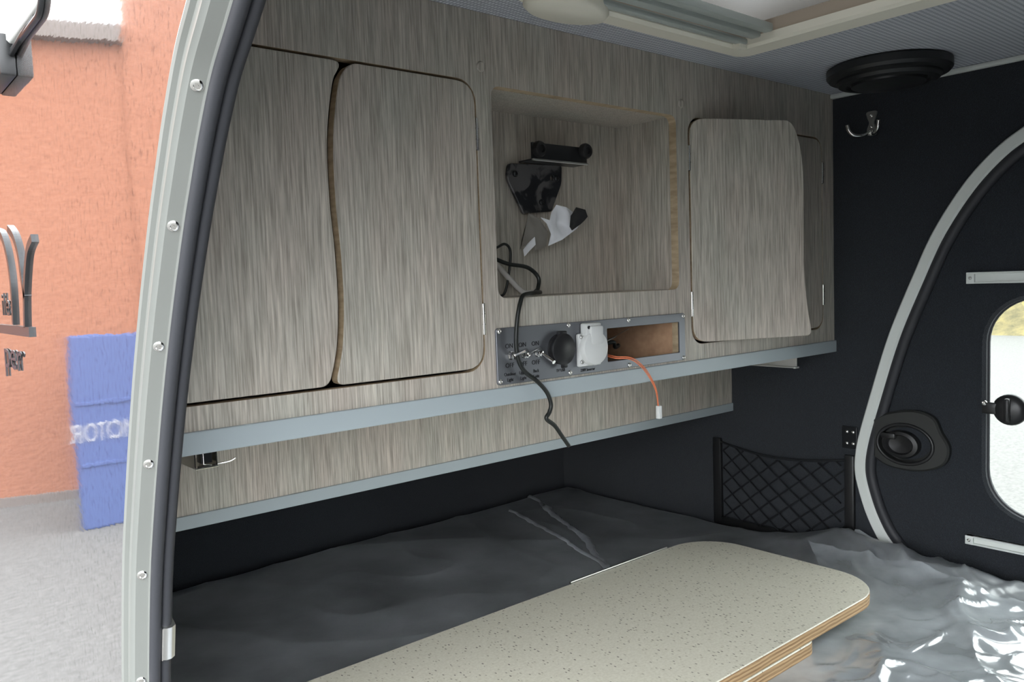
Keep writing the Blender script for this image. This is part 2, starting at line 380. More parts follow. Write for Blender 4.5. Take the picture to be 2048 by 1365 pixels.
# near doorway frame
fr = put('trim_1', ring(NARCH, [(0, SK), (.0004, SK-.004), (.0025, SK-.0072), (.0055, SK-.0082), (.0085, SK-.0068), (.0105, SK-.0030), (.0185, SK-.0026), (.0200, SK-.0044), (.0222, SK-.0044), (.0240, SK-.0022), (.0262, SK-.0005), (.0300, .2372), (.0318, .2374), (.0332, .2388), (.0318, .2402), (.012, .2404), (.012, SK)]), 'frame', smooth=28)
structure(fr, 'grey aluminium frame round the near doorway')
put('outer_seal', ring(NARCH, bulb(.0325, .2442, .0090, .0062)), 'rubber', fr, smooth=180)
put('inner_seal', ring(NARCH, bulb(.032, .2546, .0078, .0062)), 'rubber', fr, smooth=180)
spots = [(.648, .165), (.725, .067), (.789, -.043), (.846, -.158), (.887, -.282), (.913, -.409)]
inn = offset(NARCH, .0282)
def near_i(p): return min(range(len(NARCH)), key=lambda i: (inn[i][0]-p[0])**2+(inn[i][1]-p[1])**2)
acc = 0; extra = []
i0 = near_i(spots[-1]); i1 = near_i(spots[0])
for st in range(0, len(NARCH)):
    i = (i0+st) % len(NARCH); j = (i+1) % len(NARCH)
    if i == i1: break
    acc += math.dist(inn[i], inn[j])
    if acc > .128 and math.dist(inn[j], spots[0]) > .11: extra.append(inn[j]); acc = 0
for p in spots+extra:
    i = near_i(p); a, b = inn[i-1], inn[(i+1) % len(inn)]
    nn = Vector((0, inn[i][0]-NARCH[i][0], inn[i][1]-NARCH[i][1])).normalized()
    ax = (nn*.9+Vector((-.28, 0, 0))).normalized()
    put('screw', lathe([(.0052, 0), (.0052, .0006), (.0044, .0013), (.0030, .0016), (.0024, .0006), (.0012, .0006), (.0009, .0014), (.0001, .0014)], Vector((.2318, *inn[i]))-ax*.0003, ax, 16), 'chrome', fr, smooth=40)
ic = min(range(len(NARCH)), key=lambda i: abs(NARCH[i][1]+.360) + (0 if NARCH[i][0] > .8 else 9))
fine = crom([NARCH[(ic+k) % len(NARCH)] for k in range(-4, 5)], 10)
k0 = min(range(len(fine)), key=lambda i: abs(fine[i][1]+.338)); k1 = min(range(len(fine)), key=lambda i: abs(fine[i][1]+.376))
ka, kb = sorted((k0, k1))
class _: pass
def ring_open(path, sec):
    g = G(); m = len(path); k = len(sec); v = []
    for i in range(m):
        a = Vector(path[max(i-1, 0)]); b = Vector(path[min(i+1, m-1)]); t = (b-a).normalized(); nn = Vector((-t.y, t.x))
        if nn.x > 0: nn = -nn
        for d, x in sec: v.append((x, path[i][0]+nn.x*d, path[i][1]+nn.y*d))
    f = [(i*k+j, i*k+(j+1) % k, (i+1)*k+(j+1) % k, (i+1)*k+j) for i in range(m-1) for j in range(k)]
    f += [tuple(range(k)), tuple((m-1)*k+j for j in range(k))]
    return g.add(v, f)
cl = put('seal_clip', ring_open(fine[ka:kb+1], [(.024, .2485), (.036, .2475), (.0415, .2490), (.0435, .2530), (.0432, .2580), (.040, .2625), (.026, .2635)]), 'steel', fr, smooth=30)
tag(cl, 'shiny metal sleeve clipped over the rubber seal')
put('clip_seam', ring_open(fine[ka:kb+1], [(.0398, .2478), (.0425, .2484), (.0430, .2492), (.0400, .2495)]), 'chrome', cl, smooth=30)

# far doorway frame and door
f2 = put('trim_2', ring(ARCH, [(0, W+.004), (0, W-.007), (.003, W-.0105), (.0225, W-.0105), (.0265, W-.007), (.0265, W+.004)]), 'frame_far', smooth=25)
structure(f2, 'pale grey arched frame round the far door')
put('seal', ring(ARCH, bulb(.0365, W-.001, .0125, .010)), 'rubber', f2, smooth=180)
DOORL = offset(ARCH, .0335)
WIN = rrect(-.02, .667, -.530, -.067, .095, 10)
door = thing('door_1', (W+.01, .35, -.79), 'dark carpet lined arched door with a window in the far wall', kind='structure')
g = plate([DOORL, WIN], W+.004, W+.034, YZ, bev=.006, m_front=0, m_back=1, m_side=0)
put('door_panel', g, ['carpet', 'skin'], door)
for z0, z1 in ((-.0375, -.0135), (-.598, -.579)):
    g = G()
    for a, b in ((z0, z0+.004), (z1-.004, z1)): bbox(W-.010, W+.004, -.06, .699, a, b, .001, g)
    box(W-.004, W+.004, -.06, .699, z0, z1, g); bbox(W-.0105, W+.004, .684, .700, z0, z1, .001, g)
    r = put('blind_rail', g, 'frame_far', door, smooth=30)
    put('screw', screw_g((W-.0105, .692, (z0+z1)/2), (-1, 0, 0), .0035), 'steel', r, smooth=50)
# window in the door
win = thing('window_1', (W+.02, .32, -.53), 'rounded acrylic window in the far door', kind='structure')
put('pane', plate([offset(WIN, -.012)], W+.026, W+.0295, YZ, m_side=0), 'glass', win)
put('gasket', ring(WIN, bulb(-.003, W+.0215, .0065, .0045)), 'rubber', win, smooth=180)
kn = put('stay_knob', lathe([(.0001, -.0045), (.022, -.003), (.0315, .002), (.0335, .008), (.031, .014), (.020, .020), (.0001, .022)], (W+.021, .622, -.301), (-1, 0, 0), 28), 'black', win, smooth=60)
put('knob_grip', bbox(W-.010, W+.006, .617, .627, -.326, -.276, .003), 'black', kn, smooth=50)
put('stay_arm', bbox(W+.004, W+.016, .640, .676, -.313, -.288, .003), 'black', win, smooth=50)
put('pivot_screw', screw_g((W+.003, .668, -.290), (-1, 0, .2), .006), 'chrome', win, smooth=50)
# door handle
hs = crom([(.905, -.352), (.87, -.330), (.81, -.318), (.767, -.330), (.750, -.362), (.733, -.395), (.742, -.430), (.775, -.450), (.82, -.457), (.87, -.452), (.905, -.432)], 6)
h = put('handle', plate([[(min(a, .900), b) for a, b in hs] + [(.900, -.43), (.900, -.36)], ell(.828, -.397, .060, .043, 32)], W-.012, W+.004, YZ, bev=.004, m_side=0), 'bowl', door, smooth=40)
h['label'] = 'black moulded oval door handle'
g = G()
for (r0, x0), (r1, x1) in (((1, -.010), (.96, .002)), ((.96, .002), (.5, .010)), ((.5, .010), (.01, .011))):
    a = ell(.828, -.397, .060*r0, .043*r0, 32); b = ell(.828, -.397, .060*r1, .043*r1, 32)
    g.add([(W+x0, *p) for p in a]+[(W+x1, *p) for p in b], [(i, (i+1) % 32, 32+(i+1) % 32, 32+i) for i in range(32)])
put('bowl', g, 'bowl', h, smooth=60)
put('lip', ring(ell(.828, -.397, .062, .045, 40), bulb(0, W-.012, .004, .004, 8)), 'black', h, smooth=180)
g = G(); EL = [(1, .006), (1, -.004), (.93, -.010), (.72, -.012), (.62, -.006), (.30, -.003), (.01, -.002)]
v = [(W+x_, *p) for q_, x_ in EL for p in ell(.840, -.400, .043*q_, .032*q_, 32)]
lvr = put('lever', g.add(v, [(i*32+j, i*32+(j+1) % 32, (i+1)*32+(j+1) % 32, (i+1)*32+j) for i in range(len(EL)-1) for j in range(32)]), 'black', h, smooth=40)
put('finger_tab', bbox(W-.017, W-.004, .848, .882, -.388, -.374, .004), 'black', h, smooth=40)
hg = put('hinge', bbox(W-.0045, W, .943, .980, -.426, -.372, .0015), 'blackmetal', door)
for y, z in ((.967, -.385), (.9515, -.385), (.967, -.413), (.9515, -.413)):
    put('screw', lathe([(.0046, 0), (.0042, .002), (.0026, .0034), (.0001, .004)], (W-.0045, y, z), (-1, 0, 0), 14), 'chrome', hg, smooth=80)
hg2 = put('hinge_leaf', bbox(W-.004, W+.006, .890, .9005, -.426, -.372, .0015), 'blackmetal', door)
put('screw', screw_g((W-.004, .896, -.384), (-1, 0, 0), .0035), 'chrome', hg2, smooth=50)

# ---------------------------------------------------------------- outdoors
GZ = -ZO/S
structure(put('ground', box(-60, 60, -60, 60, GZ-.2, GZ), 'ground'), 'pale grey asphalt yard')
def raw_put(name, verts, faces, mats, parent=None, fm=0, smooth=None):
    return put(name, G().add(verts, faces, fm), mats, parent, raw=True, smooth=smooth)
ang = math.atan(.30)
def bw(s, d, z):                     # along the wall, behind the face, height
    c, q = math.cos(ang), math.sin(ang); return (-.395+s*c-d*q, 6.21+s*q+d*c, z)
def rbox(s0, s1, d0, d1, z0, z1):
    return [bw(s, d, z) for z in (z0, z1) for d in (d0, d1) for s in (s0, s1)], [(0, 2, 3, 1), (4, 5, 7, 6), (0, 1, 5, 4), (2, 6, 7, 3), (0, 4, 6, 2), (1, 3, 7, 5)]
bld = bpy.data.objects.new('building', None); COL.objects.link(bld); bld.location = bw(0, 2, 0); WPOS[bld] = Vector(bw(0, 2, 0))
tag(bld, 'orange rendered building mirrored in the aluminium side wall', 'building')
raw_put('low_wing', *rbox(-.92, 3.2, 0, 4, 0, 3.05), 'stucco', bld)
raw_put('tall_wing', *rbox(-5.5, -.92, -.02, 4, 0, 5.6), 'stucco', bld)
raw_put('eave', *rbox(-.92, 3.35, -.10, 4.1, 3.03, 3.14), 'eave', bld)
raw_put('plinth', *rbox(-5.5, 3.2, -.03, 0, 0, .06), 'eave', bld)
sg = bpy.data.objects.new('sign_board', None); COL.objects.link(sg); sg.location = (-1.0, 5.2, 0); WPOS[sg] = Vector((-1.0, 5.2, 0))
tag(sg, 'blue upright board lettered MOTOR, mirrored in the side wall', 'sign board')
t = bbox(-1.48, -.655, 5.17, 5.24, .0, 1.13, .012); raw_put('board', t.v, t.f, 'blue', sg)
t = G()
for z in (.74, .38): bbox(-1.46, -.675, 5.160, 5.172, z-.012, z+.012, .004, t)
raw_put('rib', t.v, t.f, 'blue', sg)
t = text_g('MOTOR', .155, lambda a, b, c: (-.805+a, 5.166-c, .565+b), .003, sx=.62)
raw_put('lettering', t.v, t.f, 'signwhite', sg)
# verge and shrubs seen through the far window
g = G(); nx, ny = 14, 60
vv = []
for i in range(nx+1):
    for j in range(ny+1):
        x = 17.2+i*.6; y = -8+j*.6
        z = max(0, min(1, i/4))*1.0 + i*.12 + .25*noise.noise(Vector((x*.7, y*.7, 0)))*min(1, i/2); vv.append((x, y, z-.02 if i else -.02))
ff = [(i*(ny+1)+j, (i+1)*(ny+1)+j, (i+1)*(ny+1)+j+1, i*(ny+1)+j+1) for i in range(nx) for j in range(ny)]
o = raw_put('verge_bank', vv, ff, 'bank', smooth=180); structure(o, 'dry yellow grass bank across the yard')
v = []; f = []
for k in range(9000):
    i = random.random()*8; x = 17.3+i; y = -8+random.random()*36; z = max(0, min(1, i/2.4))*1.0+i*.2+.2+random.random()*(1.6 if random.random() < .5 else .3)
    a = Vector((random.uniform(-1, 1), random.uniform(-1, 1), random.uniform(-1, 1))).normalized()*random.uniform(.06, .14); b = a.orthogonal().normalized()*a.length*.6
    p = Vector((x, y, z)); o_ = len(v); v += [p-a, p+b, p+a, p-b]; f.append((o_, o_+1, o_+2, o_+3))
o = raw_put('foliage', v, f, ['leaf', 'bank'], fm=[random.choice((0, 0, 1)) for _ in f])
tag(o, 'yellow leaves on shrubs beyond the far window', 'shrubs', kind='stuff')

# badge on the outer skin
def skinp(d): return lambda a, b, c: (SK-c-d, a, b)
bd = thing('maker_badge', (SK-.004, 1.42, -.13), 'dark raised metal badge on the aluminium side wall', 'badge')
def stroke(path, wd, x0=SK, x1=SK-.0045):
    P = crom(path, 6); a = []; b = []
    for i in range(len(P)):
        t = (Vector(P[min(i+1, len(P)-1)])-Vector(P[max(i-1, 0)])).normalized(); nn = Vector((-t.y, t.x))*wd/2
        a.append((P[i][0]+nn.x, P[i][1]+nn.y)); b.append((P[i][0]-nn.x, P[i][1]-nn.y))
    return plate([a+b[::-1]], x1, x0, YZ, m_side=0)
M['badge'] = mat('dark chrome badge', (.035, .036, .038), .3, .5)
for pth in ([(1.545, .112), (1.49, .102), (1.457, .077), (1.438, .042), (1.436, .008), (1.443, -.037)],
            [(1.425, .107), (1.386, .092), (1.358, .065), (1.347, .029), (1.335, .003)],
            [(1.253, .082), (1.290, .068), (1.315, .042), (1.337, .007), (1.352, -.040)],
            [(1.60, -.046), (1.50, -.046), (1.40, -.046), (1.318, -.046)]):
    put('stroke', stroke(pth, .011 if len(pth) > 4 else .014), 'badge', bd)
put('lettering', text_g('ile', .052, lambda a, b, c: (SK-.002-c, 1.468-a, b-.008), .001, align='RIGHT', sx=1.5), 'badge', bd)
put('lettering', text_g('per', .066, lambda a, b, c: (SK-.002-c, 1.402-a, b-.088), .001, align='RIGHT', sx=1.7), 'badge', bd)
# outdoor lamp on the outer skin
lp = thing('outdoor_lamp', (SK-.02, 1.25, .295), 'white exterior lamp on a black bracket on the side wall', 'lamp')
put('bracket', bbox(SK-.020, SK, 1.285, 1.42, .302, .357, .003), 'black', lp, smooth=40)
hl = rrect(1.085, 1.42, .336, .46, .035, 8)
put('lamp_head', plate([offset(hl, .008)], SK-.010, SK-.001, YZ, bev=.004, m_side=0), 'lens', lp, smooth=50)
put('rim', tube([(SK-.003, a, b) for a, b in hl], .004, 8, closed=True), 'badge', lp, smooth=180)
put('strut', tube([(SK-.003, 1.135, .339), (SK-.004, 1.205, .338), (SK-.005, 1.285, .330)], .0035, 8), 'badge', lp, smooth=180)

# ---------------------------------------------------------------- overhead cabinet
cab = thing('overhead_cabinet', (1.05, 1.15, -.193), 'grey oak overhead cabinet with rounded doors and an open niche', 'cabinet')
B0, B1 = -.136, .309
HL = rrect(.284, .7875, B0, B1, [.034, .034, .034, .034]); HR = rrect(1.3065, 1.808, B0, B1, .034)
NX0, NX1, NZ0, NZ1 = .818, 1.271, -.025, .306
HN = rrect(NX0, NX1, NZ0, NZ1, .016)
HS = rrect(1.058, 1.268, -.150, -.085, .003, 2)
put('face_panel', plate([rrect(NI, W, -.167, CEI-.0005, 0), HL, HN, HS, HR], 1.0, 1.017, XZ), ['wood', 'ply'], cab)
LS = [(.566, B1-.004), (.556, .292), (.547, .266), (.537, .199), (.536, .119), (.540, .052), (.541, -.015), (.537, -.07), (.531, -.10), (.522, B0+.005)]
def rounded(poly, r, n=5):
    out = []; k = len(poly)
    for i in range(k):
        p0, p1, p2 = (Vector(poly[i-1][:2]), Vector(poly[i][:2]), Vector(poly[(i+1) % k][:2])); q = poly[i][2] if len(poly[i]) > 2 else 0
        if not q: out.append(tuple(p1)); continue
        a = p1+(p0-p1).normalized()*q; b = p1+(p2-p1).normalized()*q
        for t in [j/n for j in range(n+1)]: out.append(tuple(a*(1-t)**2+p1*2*t*(1-t)+b*t*t))
    return out
def leaf(left, right, edge, side):
    """door outline: straight hinge edge on one side, wavy edge on the other"""
    e = [tuple(p) for p in crom(edge, 5)]; t, b = B1-.0035, B0+.0045
    e = [(x, min(max(z, b), t)) for x, z in e]
    if side == 'L':      # wavy edge on the right
        poly = [(left, b, .034), (e[-1][0], b, .014)] + [p for p in e[::-1] if b+.018 < p[1] < t-.018] + [(e[0][0], t, .016), (left, t, .034)]
    else:
        poly = [(e[-1][0], b, .014), (right, b, .034), (right, t, .034), (e[0][0], t, .016)] + [p for p in e if b+.018 < p[1] < t-.018]
    return rounded(poly, 0)
def hinge(x, z0, z1, parent, tf=lambda p: p):
    g = G(); zm = (z0+z1)/2; L = z1-z0
    for k in range(3):
        a = z0+L*(k/3)+.0006; b = z0+L*((k+1)/3)-.0006
        g = lathe([(.0028, 0), (.0028, b-a)], (x, .9985, a), (0, 0, 1), 10, g)
    for a in (z0+L/3-.001, z0+2*L/3-.001): g = lathe([(.0036, 0), (.0036, .002)], (x, .9985, a), (0, 0, 1), 10, g)
    box(x-.004, x+.004, .9995, 1.014, z0, z1, g)
    g.v = [tf(p) for p in g.v]; put('hinge', g, 'chrome', parent, smooth=40)
def cab_door(loop, hx, label, tf=lambda p: p, hz=((.204, .253), (-.080, -.031))):
    g = plate([loop], .9985, 1.0155, XZ, bev=.0012); g.v = [tf(p) for p in g.v]
    d = put('door', g, ['wood', 'ply'], cab); d['label'] = label
    for a, b in hz: hinge(hx, a, b, d, tf)
    return d
cab_door(leaf(.287, 0, [(x-.0045, z) for x, z in LS], 'L'), .2855, 'leftmost cabinet door, partly behind the doorway frame')
cab_door(leaf(0, .7845, [(x+.0045, z) for x, z in LS], 'R'), .786, 'closed cabinet door left of the open niche')
RS = [(1.312+s, z) for s, z in ((.226, .305), (.236, .287), (.248, .249), (.2535, .20), (.254, .148), (.2535, .046), (.256, -.026), (.262, -.079), (.268, -.110), (.271, -.1315))]
th = math.radians(24)
def swing(p):
    x, y = p[0]-1.308, p[1]-.9985
    return (1.308+x*math.cos(th)+y*math.sin(th), .9985-x*math.sin(th)+y*math.cos(th), p[2])
d_ajar = cab_door(leaf(1.310, 0, RS, 'L'), 1.308, 'cabinet door right of the niche standing ajar', swing)
cab_door(leaf(0, 1.8045, [(x+.006, z) for x, z in RS], 'R'), 1.8065, 'rightmost closed cabinet door next to the dark wall')
# niche lining
nb = G(); D1 = 1.145
nv = lambda g: g
put('niche_back', box(NX0, NX1, D1, D1+.008, NZ0-.004, NZ1+.004), 'wood', cab)
put('niche_side', box(NX1-.0005, NX1+.008, 1.017, D1, NZ0-.004, NZ1+.004), 'wood', cab)
put('niche_side', box(NX0-.008, NX0+.0005, 1.017, D1, NZ0-.004, NZ1+.004), 'wood', cab)
put('niche_top', box(NX0, NX1, 1.017, D1, NZ1-.0005, NZ1+.008), 'wood', cab)
put('niche_floor', box(NX0, NX1, 1.017, D1, NZ0-.008, NZ0+.0005), 'wood', cab)
put('back_board', box(NI, W, 1.28, 1.29, -.18, CEI-.002), 'dark', cab)
put('bottom_board', box(NI, W, 1.017, 1.29, -.180, -.167), 'wood', cab)
put('divider', box(.79, .81, 1.017, 1.28, -.167, CEI-.002), 'dark', cab)
put('divider', box(1.279, 1.299, 1.017, 1.28, -.167, CEI-.002), 'dark', cab)
g = box(.98, 1.274, 1.270, 1.276, -.166, -.034); box(1.268, 1.274, 1.017, 1.270, -.166, -.034, g)
put('service_box', g, 'brownbox', cab)
put('edge_strip', bbox(NI, W, .994, 1.017, -.1945, -.1665, .0015), 'strip', cab)
for x, z in ((.800, .332), (1.288, .330)):
    put('screw_cap', lathe([(.0085, 0), (.008, .0012), (.006, .0018), (.0001, .002)], (x, 1.0, z), (0, -1, 0), 16), M['wood'], cab, smooth=60)

lb = thing('lower_board', (1.05, 1.299, -.366), 'narrow grey oak board hanging under the overhead cabinet', 'board')
put('board', box(NI, W, 1.293, 1.308, -.3455, -.1805), 'wood', lb)
put('edge_strip', bbox(NI, W, 1.289, 1.310, -.367, -.3455, .0015), 'strip', lb)

# ---------------------------------------------------------------- switch panel
sp = thing('switch_panel', (1.046, 1.0, -.163), 'aluminium switch panel with toggles and sockets below the niche', 'switch panel')
FY = .9965
put('plate', plate([rrect(.808, 1.282, -.1625, -.0715, .005, 3), rrect(1.0615, 1.2645, -.147, -.088, .001, 1)], FY, 1.0, XZ, bev=.0006, m_side=0), 'panel', sp)
for x, z in ((.814, -.0765), (.813, -.1565), (.966, -.076), (.967, -.157), (1.118, -.076), (1.118, -.158), (1.276, -.077), (1.2755, -.158)):
    put('screw', screw_g((x, FY, z), (0, -1, 0), .0042), 'chrome', sp, smooth=50)
for x, up in ((.835, 1), (.863, 1), (.892, -1)):
    ts = put('toggle_switch', lathe([(.0075, 0), (.0075, .003), (.006, .0032), (.006, .010), (.0045, .0105), (.0045, .013), (.002, .0135)], (x, FY, -.1165), (0, -1, 0), 6), 'chrome', sp, smooth=30)
    tip = (x+.001, FY-.040, -.1165+up*.012 - .002)
    put('lever', tube([(x, FY-.011, -.1165), (x+.0005, FY-.026, -.1165+up*.006-.001), tip], lambda t: .0022+.0012*t, 10), 'chrome', ts, smooth=60)
tp = lambda x, z: (lambda a, b, c: (x+a, FY-.0004-c, z+b))
rows = []
for x, a in ((.8335, 'Outdoor'), (.8615, 'Upper'), (.8895, 'Back')):
    rows += [('ON', .0105, x, -.1015, 1), ('OFF', .0105, x, -.1325, 1), (a, .0078, x, -.1465, .85), ('Light', .0078, x, -.1555, .85)]
rows += [('TV USB', .0075, .945, -.1510, .85), ('220V Inverter', .0075, 1.010, -.1560, .85)]
for a, sz, x, z, k in rows: put('lettering', text_g(a, sz, tp(x, z), .0002, sx=k), 'ink', sp, recalc=False)
us = put('usb_socket', lathe([(.0255, 0), (.0255, .004), (.023, .005), (.023, .008), (.0255, .0085), (.0265, .010), (.0265, .0135), (.0245, .015), (.0001, .0155)], (.942, FY, -.1145), (0, -1, 0), 32), 'black', sp, smooth=40)
put('cap_tab', bbox(.936, .949, FY-.0145, FY-.009, -.146, -.138, .002), 'black', us, smooth=40)
put('cap_hinge', bbox(.934, .951, FY-.013, FY-.004, -.092, -.084, .002), 'black', us, smooth=40)
iv = put('inverter_socket', bbox(.982, 1.036, FY-.009, FY, -.149, -.092, .003), 'white', sp, smooth=40)
iv['label'] = 'white mains socket with a round flip lid'
g = bbox(.993, 1.030, FY-.017, FY-.0005, -.102, -.0745, .003)
put('lid_hinge', g, 'white', iv, smooth=40)
fl = put('lid', lathe([(.0285, .006), (.0305, .008), (.0305, .016), (.0285, .0195), (.024, .021), (.0001, .0215)], (1.013, FY, -.1175), (0, -1, 0), 36), 'white', iv, smooth=40)
put('lid_ridge', bbox(.999, 1.030, FY-.0225, FY-.010, -.112, -.079, .004), 'white', fl, smooth=40)
put('lid_hole', lathe([(.003, 0), (.003, .0012)], (.998, FY-.0170, -.0815), (0, -1, 0), 12), 'ink', fl)
for z in (-.0975, -.140): put('screw', screw_g((.9875, FY-.009, z), (0, -1, 0), .0038), 'steel', iv, smooth=50)

# wires
ow = thing('orange_wire', (1.10, .975, -.262), 'pair of thin orange wires hanging from the panel opening', 'wire')
for dx, dz in ((0, 0), (.0022, .0025)):
    pth = crom([(1.072+dx, 1.03, -.135+dz), (1.075+dx, .992, -.1415+dz), (1.090+dx, .975, -.143+dz), (1.105+dx, .966, -.152+dz), (1.126+dx, .962, -.173+dz), (1.146+dx*.6, .960, -.205+dz), (1.152+dx*.4, .960, -.236)], 8)
    put('strand', tube(pth, .0011, 6), 'orange_wire', ow, smooth=180)
put('connector', bbox(1.1495, 1.1585, .956, .964, -.258, -.234, .0015), 'white', ow, smooth=40)
cb = [(.87, 1.135, .05), (.879, 1.09, .043), (.912, 1.085, .032), (.952, 1.08, .025), (.972, 1.075, .007), (.966, 1.07, -.012), (.95, 1.06, -.0185), (.925, 1.06, -.0195), (.900, 1.07, -.0195), (.880, 1.085, -.017), (.872, 1.11, -.008)]
lead = [(.93, 1.10, -.0195), (.918, 1.06, -.0195), (.885, 1.02, -.0190), (.866, .994, -.0215), (.850, .985, -.034), (.841, .983, -.06), (.837, .983, -.099), (.842, .983, -.127), (.855, .983, -.145), (.876, .980, -.161), (.897, .980, -.182), (.905, .980, -.202), (.901, .980, -.215), (.894, .980, -.225), (.912, .980, -.239), (.928, .980, -.259), (.943, .980, -.278)]
o = put('black_cable', tube(crom(cb[:7]+[(.935, 1.03, -.0185), (.905, 1.01, -.0185)]+lead[3:], 8), .0036, 8), 'cable', smooth=180)
tag(o, 'thick black cable looping in the niche and hanging over its edge', 'cable')
o = put('black_cable', tube(crom([(.846, 1.09, .072), (.87, 1.10, .064), (.896, 1.10, .060), (.919, 1.10, .067), (.931, 1.10, .053), (.925, 1.10, .013), (.917, 1.105, -.020), (.90, 1.11, -.021), (.87, 1.11, -.021), (.84, 1.10, -.010), (.824, 1.09, .02)], 8), .0023, 8), 'cable', smooth=180)
tag(o, 'thin black cable curled in the niche corner', 'cable')
o = put('white_cable', tube(crom([(.835, 1.10, .078), (.89, 1.10, .038), (.928, 1.10, .005), (.958, 1.10, -.0185), (.985, 1.10, -.0188)], 6), .0050, 8), 'wcable', smooth=180)
tag(o, 'off white cable slanting down into the niche corner', 'cable')
bwire = put('loose_wire', tube(crom([(1.10, 1.075, -.128), (1.12, 1.06, -.122), (1.14, 1.055, -.120), (1.15, 1.06, -.130), (1.165, 1.065, -.128)], 6), .004, 8), 'cable', smooth=180)
tag(bwire, 'short black lead inside the open panel cut-out', 'wire')
o = put('bare_wire', tube(crom([(1.118, 1.055, -.116), (1.135, 1.05, -.111), (1.150, 1.045, -.103), (1.168, 1.04, -.096)], 5), lambda t: .0036-.003*min(1, t*2), 8), 'chrome', smooth=180)
tag(o, 'bright bare wire end inside the open panel cut-out', 'wire')

# screen bracket in the niche
tb = thing('screen_bracket', (1.05, 1.12, .12), 'black steel screen bracket screwed inside the niche', 'bracket')
wp = put('back_plate', plate([rounded([(.958, .213, .008), (.953, .186, .01), (.990, .124, .004), (1.060, .130, .004), (1.088, .183, .008), (1.090, .217, .006)], 0), ell(1.064, .192, .005, .005, 12)], 1.128, 1.134, XZ, bev=.001, m_side=0), 'bracketfilm', tb)
for x, z in ((.972, .195), (1.074, .192), (1.034, .146)): put('screw', screw_g((x, 1.128, z), (0, -1, 0), .006), 'blackmetal', tb, smooth=50)
put('spacer', box(.99, 1.06, 1.134, 1.145, .14, .21), 'blackmetal', tb)
g = bbox(.983, 1.121, 1.092, 1.096, .216, .247, .001); bbox(.983, 1.121, 1.092, 1.130, .2155, .2185, .001, g)
br = put('cross_bar', g, 'blackmetal', tb, smooth=40)
put('bar_lip', bbox(.982, 1.121, 1.0885, 1.093, .2145, .2180, .0005), 'steel', br)
for x, z in ((.997, .235), (1.114, .240)):
    put('bolt', lathe([(.0145, 0), (.0145, .006), (.012, .010), (.0075, .0105), (.0065, .006), (.0001, .006)], (x, 1.092, z), (0, -1, 0), 20), 'black', br, smooth=40)
def crumple(poly, y, amp, seed):
    from mathutils.geometry import delaunay_2d_cdt
    xs = [p[0] for p in poly]; zs = [p[1] for p in poly]; pts = [Vector(p) for p in poly]; st = .006
    ins = []
    a = min(xs)
    while a < max(xs):
        b = min(zs)
        while b < max(zs):
            c = False
            for i in range(len(poly)):
                (x1, z1), (x2, z2) = poly[i-1], poly[i]
                if (z1 > b) != (z2 > b) and a < (x2-x1)*(b-z1)/(z2-z1)+x1: c = not c
            if c: ins.append(Vector((a, b)))
            b += st
        a += st
    n0 = len(pts); r = delaunay_2d_cdt(pts+ins, [], [list(range(n0))], 1, 1e-6)
    g = G(); fr = []
    for p in r[0]:
        h = y+amp*(noise.noise(Vector((p[0]*28, p[1]*28, seed)))+.35*noise.noise(Vector((p[0]*80, p[1]*80, seed))))
        fr.append((p[0], h, p[1]))
    k = len(fr); F = [tuple(q) for q in r[2]]
    g.add(fr, F); g.add([(a, b+.0012, c) for a, b, c in fr], [q[::-1] for q in F])
    return g
pf = thing('torn_film', (1.03, 1.11, .045), 'crumpled torn white protective film hanging below the bracket', 'film scrap')
put('film', crumple([(1.045, .139), (1.065, .135), (1.085, .128), (1.104, .105), (1.088, .095), (1.052, .075), (1.022, .064), (1.026, .085), (1.018, .104), (1.003, .115), (1.024, .110), (1.030, .125)], 1.098, .012, 1.0), 'paper', pf, smooth=180)
put('film', crumple([(.960, .045), (.957, .057), (.972, .068), (.988, .080), (.991, .066), (.975, .055)], 1.098, .008, 4.0), 'paper', pf, smooth=180)
M['greyfilm'] = mat('grey film underside', (.20, .185, .165), .55)
put('film', crumple([(.985, .124), (.975, .101), (.958, .058), (.972, .066), (.990, .080), (.995, .055), (1.022, .064), (1.024, .090), (1.006, .114)], 1.106, .008, 2.0), 'greyfilm', pf, smooth=180)
dk_ = put('film', crumple([(1.062, .118), (1.078, .134), (1.108, .131), (1.112, .118), (1.095, .104), (1.072, .092), (1.060, .098)], 1.083, .010, 7.0), 'ink', pf, smooth=180); dk_['label'] = 'dark curled corner of the film'

# ---------------------------------------------------------------- brackets under the cabinet
def clamp(x0, x1, y0, y1, zt, zb, label, k):
    c = thing('table_bracket', ((x0+x1)/2, (y0+y1)/2, zb), label, 'bracket')
    put('cheek', box(x0, x0+.0015, y0, y1, zb, zt), 'chrome', c); put('cheek', box(x1-.0015, x1, y0, y1, zb, zt), 'chrome', c)
    put('base', bbox(x0, x1, y0-.004, y1, zb-.0015, zb+.0005, .0005), 'chrome', c)
    ro = put('roller', lathe([(.004, 0), (.004, .020)], ((x0+x1)/2+.003, y0+.012, zb+.003), (0, 0, 1), 12), 'steel', c, smooth=40)
    put('latch_block', bbox((x0+x1)/2-.004, x1-.004, y0+.006, y0+.022, zb+.003, zt-.002, .001), 'blackmetal', c)
    put('wire_loop', tube([(x0+.012, y0+.002, zt-.002), (x0+.012, y0+.002, zb+.003), ((x0+x1)/2+.006, y0-.003, zb+.002)], .0010, 6), 'chrome', c, smooth=180)
    return c
c = clamp(.3475, .3765, 1.045, 1.11, -.181, -.2215, 'chrome table bracket under the left end of the cabinet', 0)
put('hook', tube(crom([(.3765, 1.05, -.2205), (.385, 1.048, -.2205), (.394, 1.045, -.219), (.400, 1.043, -.2155)], 5), .0014, 6), 'chrome', c, smooth=180)
